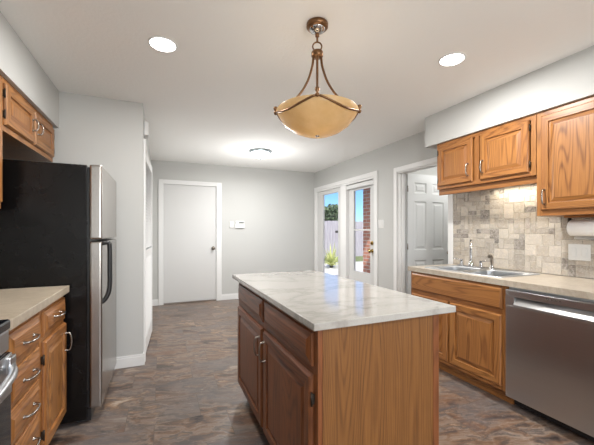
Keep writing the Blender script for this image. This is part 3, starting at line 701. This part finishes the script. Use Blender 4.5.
add_front(FI, t, 'drawer', 1.122, 1.738, .728, .858, 'drawer'); add_front(FI, t, 'drawer', 1.776, 2.392, .728, .858, 'drawer')
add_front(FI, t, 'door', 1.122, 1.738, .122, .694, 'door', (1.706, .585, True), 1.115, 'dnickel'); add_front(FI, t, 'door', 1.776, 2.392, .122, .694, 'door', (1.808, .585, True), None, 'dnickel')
b = B(); box(b, .513, 1.229, 1.054, 2.514, .885, .914, bev=.004, seg=3)
tag(obj('island_countertop', b, M['quartz']), 'pale veined polished stone countertop on the island', 'countertop')

# ------------------------------------------------------------------ wall fittings
b = B(); box(b, XW-.007, XW, 3.688, 3.806, 1.298, 1.418, bev=.003)
t = thing('light_switch', 'white light switch on the wall between patio doors and doorway', 'switch', (XW, 3.747, 1.298))
obj('switch_plate', b, M['white'], t)
for y in (3.722, 3.772): obj('rocker', box(B(), XW-.011, XW-.006, y-.016, y+.016, 1.325, 1.391, bev=.002), M['white'], t)
t = thing('wall_switch', 'white double switch plate on the tile below the paper towels', 'switch', (XW-.013, 1.378, 1.034))
xs = XW-.0135
obj('switch_plate', box(B(), xs-.007, xs, 1.308, 1.448, 1.034, 1.156, bev=.003), M['white'], t)
obj('rocker', box(B(), xs-.011, xs-.006, 1.395, 1.428, 1.062, 1.128, bev=.002), M['white'], t); obj('rocker', box(B(), xs-.011, xs-.006, 1.328, 1.361, 1.062, 1.128, bev=.002), M['white'], t)
t = thing('thermostat', 'white thermostat with a dark display on the far wall', 'thermostat', (1.345, YB, 1.30))
obj('housing', box(B(), 1.262, 1.425, YB-.032, YB, 1.312, 1.442, bev=.005), M['white'], t); obj('display', box(B(), 1.325, 1.415, YB-.034, YB-.03, 1.400, 1.424, bev=.001), M['lcd'], t, 'dark display'); obj('cover_flap', box(B(), 1.255, 1.432, YB-.037, YB-.031, 1.316, 1.385, bev=.002), M['white'], t)
t = thing('wall_sensor', 'small white blank wall box left of the thermostat', 'wall box', (1.19, YB, 1.32))
obj('housing', box(B(), 1.153, 1.226, YB-.018, YB, 1.318, 1.432, bev=.004), M['white'], t)
t = thing('door_chime', 'white box high on the wall above the closet doors', 'door chime', (XC, 3.52, 2.19))
obj('housing', box(B(), XC, XC+.042, 3.47, 3.60, 2.195, 2.325, bev=.004), M['white'], t); obj('back_plate', box(B(), XC, XC+.008, 3.46, 3.61, 2.185, 2.335, bev=.002), M['grey'], t)

# under-cabinet light and paper towels
t = thing('under_cabinet_light', 'slim lit light bar under the short wall cabinet', 'light', (2.78, 1.80, 1.655))
obj('housing', box(B(), 2.76, 2.81, 1.55, 2.05, 1.655, 1.674, bev=.003), M['white'], t); obj('diffuser', box(B(), 2.765, 2.805, 1.56, 2.04, 1.650, 1.656), M['strip'], t)
light('under_cabinet_glow', 'AREA', (2.785, 1.80, 1.645), (0, 0, 0), 1.5, (1, .92, .78), shape='RECTANGLE', size=.04, size_y=.46)
t = thing('towel_holder', 'wooden paper towel holder under the tall wall cabinet', 'towel holder', (2.75, 1.25, 1.366))
obj('mounting_board', box(B(), 2.70, 2.80, 1.08, 1.39, 1.349, 1.365, bev=.003), M['oakh'], t)
for y in (1.378, 1.086): obj('bracket', box(B(), 2.735, 2.765, y-.006, y+.006, 1.265, 1.349, bev=.003), M['hinge'], t, 'dark bracket')
obj('rod', tube(B(), [(2.75, 1.09, 1.275), (2.75, 1.375, 1.275)], .007, 10), M['hinge'], t)
t = thing('paper_towel_roll', 'white paper towel roll hanging on its holder beside the switch', 'paper towels', (2.75, 1.23, 1.21))
b = B(); pr = [(.019, -.137), (.055, -.137), (.057, -.135), (.057, .135), (.055, .137), (.019, .137), (.019, -.137)]; lathe(b, pr, (2.75, 1.232, 1.2755), (0, 1, 0), 40)
obj('roll', b, M['paper'], t)
b = B(); n = 12; pv = None
for k in range(n+1):
    s = k/n; x = 2.75+.0578*math.cos(-s*1.0)-(.0 if s < .5 else 0); z = 1.2755-.0578*math.sin(s*1.0)-max(0, s-.45)*.06
    cur = [b.verts.new((x, 1.097, z)), b.verts.new((x, 1.367, z))]
    if pv: b.faces.new((pv[0], pv[1], cur[1], cur[0])).smooth = True
    pv = cur
bmesh.ops.solidify(b, geom=list(b.faces), thickness=.0006)
obj('loose_sheet', b, M['paper'], t)

# ------------------------------------------------------------------ ceiling lights
def recessed(name, label, x, y):
    t = thing(name, label, 'ceiling light', (x, y, CZ), 'recessed ceiling lights')
    obj('trim_ring', lathe(B(), [(.076, -.001), (.076, -.007), (.082, -.007), (.088, -.003), (.088, 0)], (x, y, CZ), (0, 0, 1), 40), M['white'], t)
    obj('lens', lathe(B(), [(0, -.0085), (.074, -.0085), (.0765, -.006)], (x, y, CZ), (0, 0, 1), 40), M['lamp'], t)
recessed('recessed_light', 'round lit recessed light in the left part of the ceiling', .011, 2.231)
recessed('recessed_light', 'round lit recessed light in the right part of the ceiling near the sink', 1.863, 1.633)
# the can lights throw their beams down (two in view, two more over the area behind the camera)
for x, y in ((.011, 2.231), (1.863, 1.633)):
    light('can_beam', 'AREA', (x, y, CZ-.012), (0, 0, 0), 13 if x < 1 else 20, (1, .985, .96), shape='DISK', size=.13)
for x, y in ((.2, -1.3), (1.863, -1.0)):
    recessed('recessed_light', 'round lit recessed light behind the viewer on the %s side' % ('stove' if x < 1 else 'sink'), x, y); light('can_beam', 'AREA', (x, y, CZ-.012), (0, 0, 0), 14, (1, .985, .96), shape='DISK', size=.13)
# flush mount
lx, ly = 1.365, 4.63
t = thing('flush_ceiling_light', 'lit flush-mount ceiling light with steel ring near the far wall', 'ceiling light', (lx, ly, CZ))
obj('ring', lathe(B(), [(.145, 0), (.165, -.002), (.168, -.018), (.150, -.030), (.135, -.032)], (lx, ly, CZ), (0, 0, 1), 48), M['bluesteel'], t)
obj('glass_bowl', lathe(B(), [(.138, -.028), (.132, -.05), (.112, -.075), (.078, -.095), (.035, -.106), (0, -.108)], (lx, ly, CZ), (0, 0, 1), 48), M['flush'], t)
obj('finial', lathe(B(), [(.010, -.106), (.012, -.112), (.007, -.120), (.009, -.127), (0, -.133)], (lx, ly, CZ), (0, 0, 1), 16), M['bluesteel'], t)
light('flush_glow', 'AREA', (lx, ly, CZ-.14), (0, 0, 0), 22, (1, .99, .975), shape='DISK', size=.24)
light('flush_glow', 'POINT', (lx, ly, CZ-.60), (0, 0, 0), 14, (1, .99, .975), shadow_soft_size=.14)
light('utility_glow', 'POINT', (3.9, 2.8, 2.2), (0, 0, 0), 14, (1, .985, .96), shadow_soft_size=.15)
# pendant
px, py = .829, 1.66
t = thing('pendant_light', 'amber glass bowl pendant light with bronze arms above the island', 'pendant light', (px, py, 1.79))
P = (px, py, 0)
obj('canopy', lathe(B(), [(0, CZ), (.058, CZ), (.062, CZ-.006), (.062, CZ-.024), (.056, CZ-.030), (.046, CZ-.034)], P, (0, 0, 1), 40), M['bronze'], t)
obj('canopy_cap', lathe(B(), [(.046, CZ-.033), (.040, CZ-.045), (.022, CZ-.055), (.010, CZ-.060), (.008, CZ-.075), (0, CZ-.077)], P, (0, 0, 1), 32), M['chrome'], t, 'pale polished canopy cone')
b = B(); tube(b, [(px, py, CZ-.07), (px, py, 2.345)], .006, 10); lathe(b, [(0, 2.40), (.012, 2.395), (.012, 2.375), (0, 2.37)], P, (0, 0, 1), 14); obj('stem', b, M['bronze'], t)
b = B(); a = YAW; ring(b, (px, py, 2.318), .026, .0045, (math.sin(a), math.cos(a), 0), 28, 8); obj('hanging_ring', b, M['bronze'], t)
obj('hub', lathe(B(), [(0, 2.292), (.030, 2.290), (.034, 2.284), (.034, 2.262), (.028, 2.255), (.012, 2.252), (0, 2.25)], P, (0, 0, 1), 32), M['bronze'], t)
RZ, RB = 1.945, .232
obj('glass_bowl', lathe(B(), [(RB, RZ), (RB+.003, RZ-.004), (.217, RZ-.036), (.185, RZ-.078), (.138, RZ-.112), (.082, RZ-.134), (.03, RZ-.142), (0, RZ-.143), (0, RZ-.137), (.03, RZ-.136), (.080, RZ-.128), (.134, RZ-.107), (.180, RZ-.074), (.211, RZ-.034), (RB-.005, RZ)], P, (0, 0, 1), 64), M['amber'], t)
obj('bowl_finial', lathe(B(), [(.012, RZ-.141), (.012, RZ-.145), (.006, RZ-.148), (0, RZ-.151)], P, (0, 0, 1), 16), M['chrome'], t)
light('pendant_bulb', 'POINT', (px, py, 1.90), (0, 0, 0), 1.2, (1, .985, .96), shadow_soft_size=.08)
base = math.atan2(-py, -px)
for k in range(4):
    th = base + k*PI/2; c, s = math.cos(th), math.sin(th)
    pts = [(.022, 2.258), (.030, 2.20), (.056, 2.12), (.102, 2.045), (.160, 1.992), (.205, 1.972), (RB+.004, RZ+.022)]
    am = obj('arm', tube(B(), catmull([(px+r*c, py+r*s, z) for r, z in pts], 6), .0068, 10), M['bronze'], t)
    b = B(); lathe(b, [(0, RZ+.034), (.010, RZ+.030), (.013, RZ+.022), (.010, RZ+.012), (.006, RZ+.004), (.012, RZ-.004), (.007, RZ-.014), (0, RZ-.018)], (px+(RB+.010)*c, py+(RB+.010)*s, 0), (0, 0, 1), 16); obj('finial', b, M['bronze'], am)
    pp = []
    for j in range(15):
        u = j/14; q = th + u*PI/2; dz = .040*math.sin(PI*u)**1.1 + .002; R = RB+.004-dz*.42
        pp.append((px+R*math.cos(q), py+R*math.sin(q), RZ-dz))
    obj('swag', tube(B(), pp, .0062, 8), M['bronze'], t)

# ------------------------------------------------------------------ outdoors
struct('ground', box(B(), XW+WT+.005, 40, 4.06, 45, -.16, -.06), M['lawn'], 'lawn beyond the patio', 'lawn')
struct('patio', box(B(), XW+WT+.01, 9.5, 4.07, 11.5, -.06, -.03), M['conc'], 'pale sunlit concrete patio outside', 'patio')
t = thing('wood_fence', 'weathered grey board fence at the back of the yard', 'fence', (9, 14.3, -.06))
rnd = random.Random(4)
b = B(); x = 2.5
while x < 20:
    box(b, x, x+.138, 14.28, 14.30, -.06, 1.78+rnd.uniform(-.015, .015), bev=.003); x += .145
obj('boards', b, M['fence'], t)
b = B(); [box(b, 2.5, 20, 14.30, 14.34, z, z+.09) for z in (.2, .85, 1.5)]; obj('rails', b, M['fence'], t)
tag(obj('brick_pillar', box(B(), 3.86, 4.30, 5.15, 5.60, -.03, 2.62), M['brick']), 'red brick pillar outside the right patio door', 'pillar')
tag(obj('eave', box(B(), XW+WT, 4.5, 4.1, 5.9, 2.62, 2.72), M['roofw']), 'wooden patio eave above the brick pillar', 'eave', kind='structure')
t = thing('yucca_plant', 'yellow-green spiky plant seen through the left patio door', 'plant', (5.55, 10.0, -.03))
rnd = random.Random(11); b = B()
for k in range(70):
    az = rnd.uniform(0, 2*PI); el = rnd.uniform(.25, 1.4); ln = rnd.uniform(.55, .95); w = .022
    d_ = Vector((math.cos(az)*math.cos(el), math.sin(az)*math.cos(el), math.sin(el))); sd = d_.cross(Vector((0, 0, 1))).normalized()
    o_ = Vector((5.55, 10.0, .02)); up = sd.cross(d_)
    p1 = o_+d_*ln*.5; p2 = o_+d_*ln-Vector((0, 0, .18*math.cos(el)))
    q = [o_-sd*w*.6, o_+sd*w*.6, p1+sd*w, p1-sd*w, p2]; ridge = [o_-up*.006, p1-up*.008]
    v = [b.verts.new(z) for z in q]; b.faces.new((v[0], v[1], v[2], v[3])); b.faces.new((v[3], v[2], v[4]))
    r_ = [b.verts.new(z) for z in ridge]; b.faces.new((v[0], v[3], r_[1], r_[0])); b.faces.new((v[1], r_[0], r_[1], v[2])); b.faces.new((v[3], v[4], r_[1])); b.faces.new((v[2], r_[1], v[4]))
obj('leaves', b, M['yucca'], t)
obj('stalk', tube(B(), [(5.55, 10, -.03), (5.55, 10, .12)], .06, 8), M['bark'], t)
def tree(x, y, h, r, label, seed):
    rnd = random.Random(seed); t = thing('tree', label, 'tree', (x, y, -.06), 'trees beyond the fence')
    obj('trunk', tube(B(), [(x, y, -.06), (x+.1, y, h*.5), (x, y, h*.8)], [.16, .12, .06], 8), M['bark'], t)
    b = B()
    for k in range(1500):
        v = Vector((rnd.gauss(0, 1), rnd.gauss(0, 1), rnd.gauss(0, 1))).normalized()*r*rnd.random()**.4
        c = Vector((x, y, h-r*.6)) + Vector((v.x, v.y, v.z*.9)); n_ = Vector((rnd.gauss(0, 1), rnd.gauss(0, 1), rnd.gauss(0, 1))).normalized(); u = n_.orthogonal().normalized()*.13; w = n_.cross(u)*.6
        b.faces.new([b.verts.new(c+q) for q in (u, w, -u, -w)])
    obj('crown', b, M['leaf'], t)
tree(10.4, 18.5, 2.75, 1.0, 'leafy tree over the fence seen in the left patio door', 3)
tree(14.6, 18.5, 3.2, 1.1, 'leafy tree over the fence seen in the right patio door', 5)
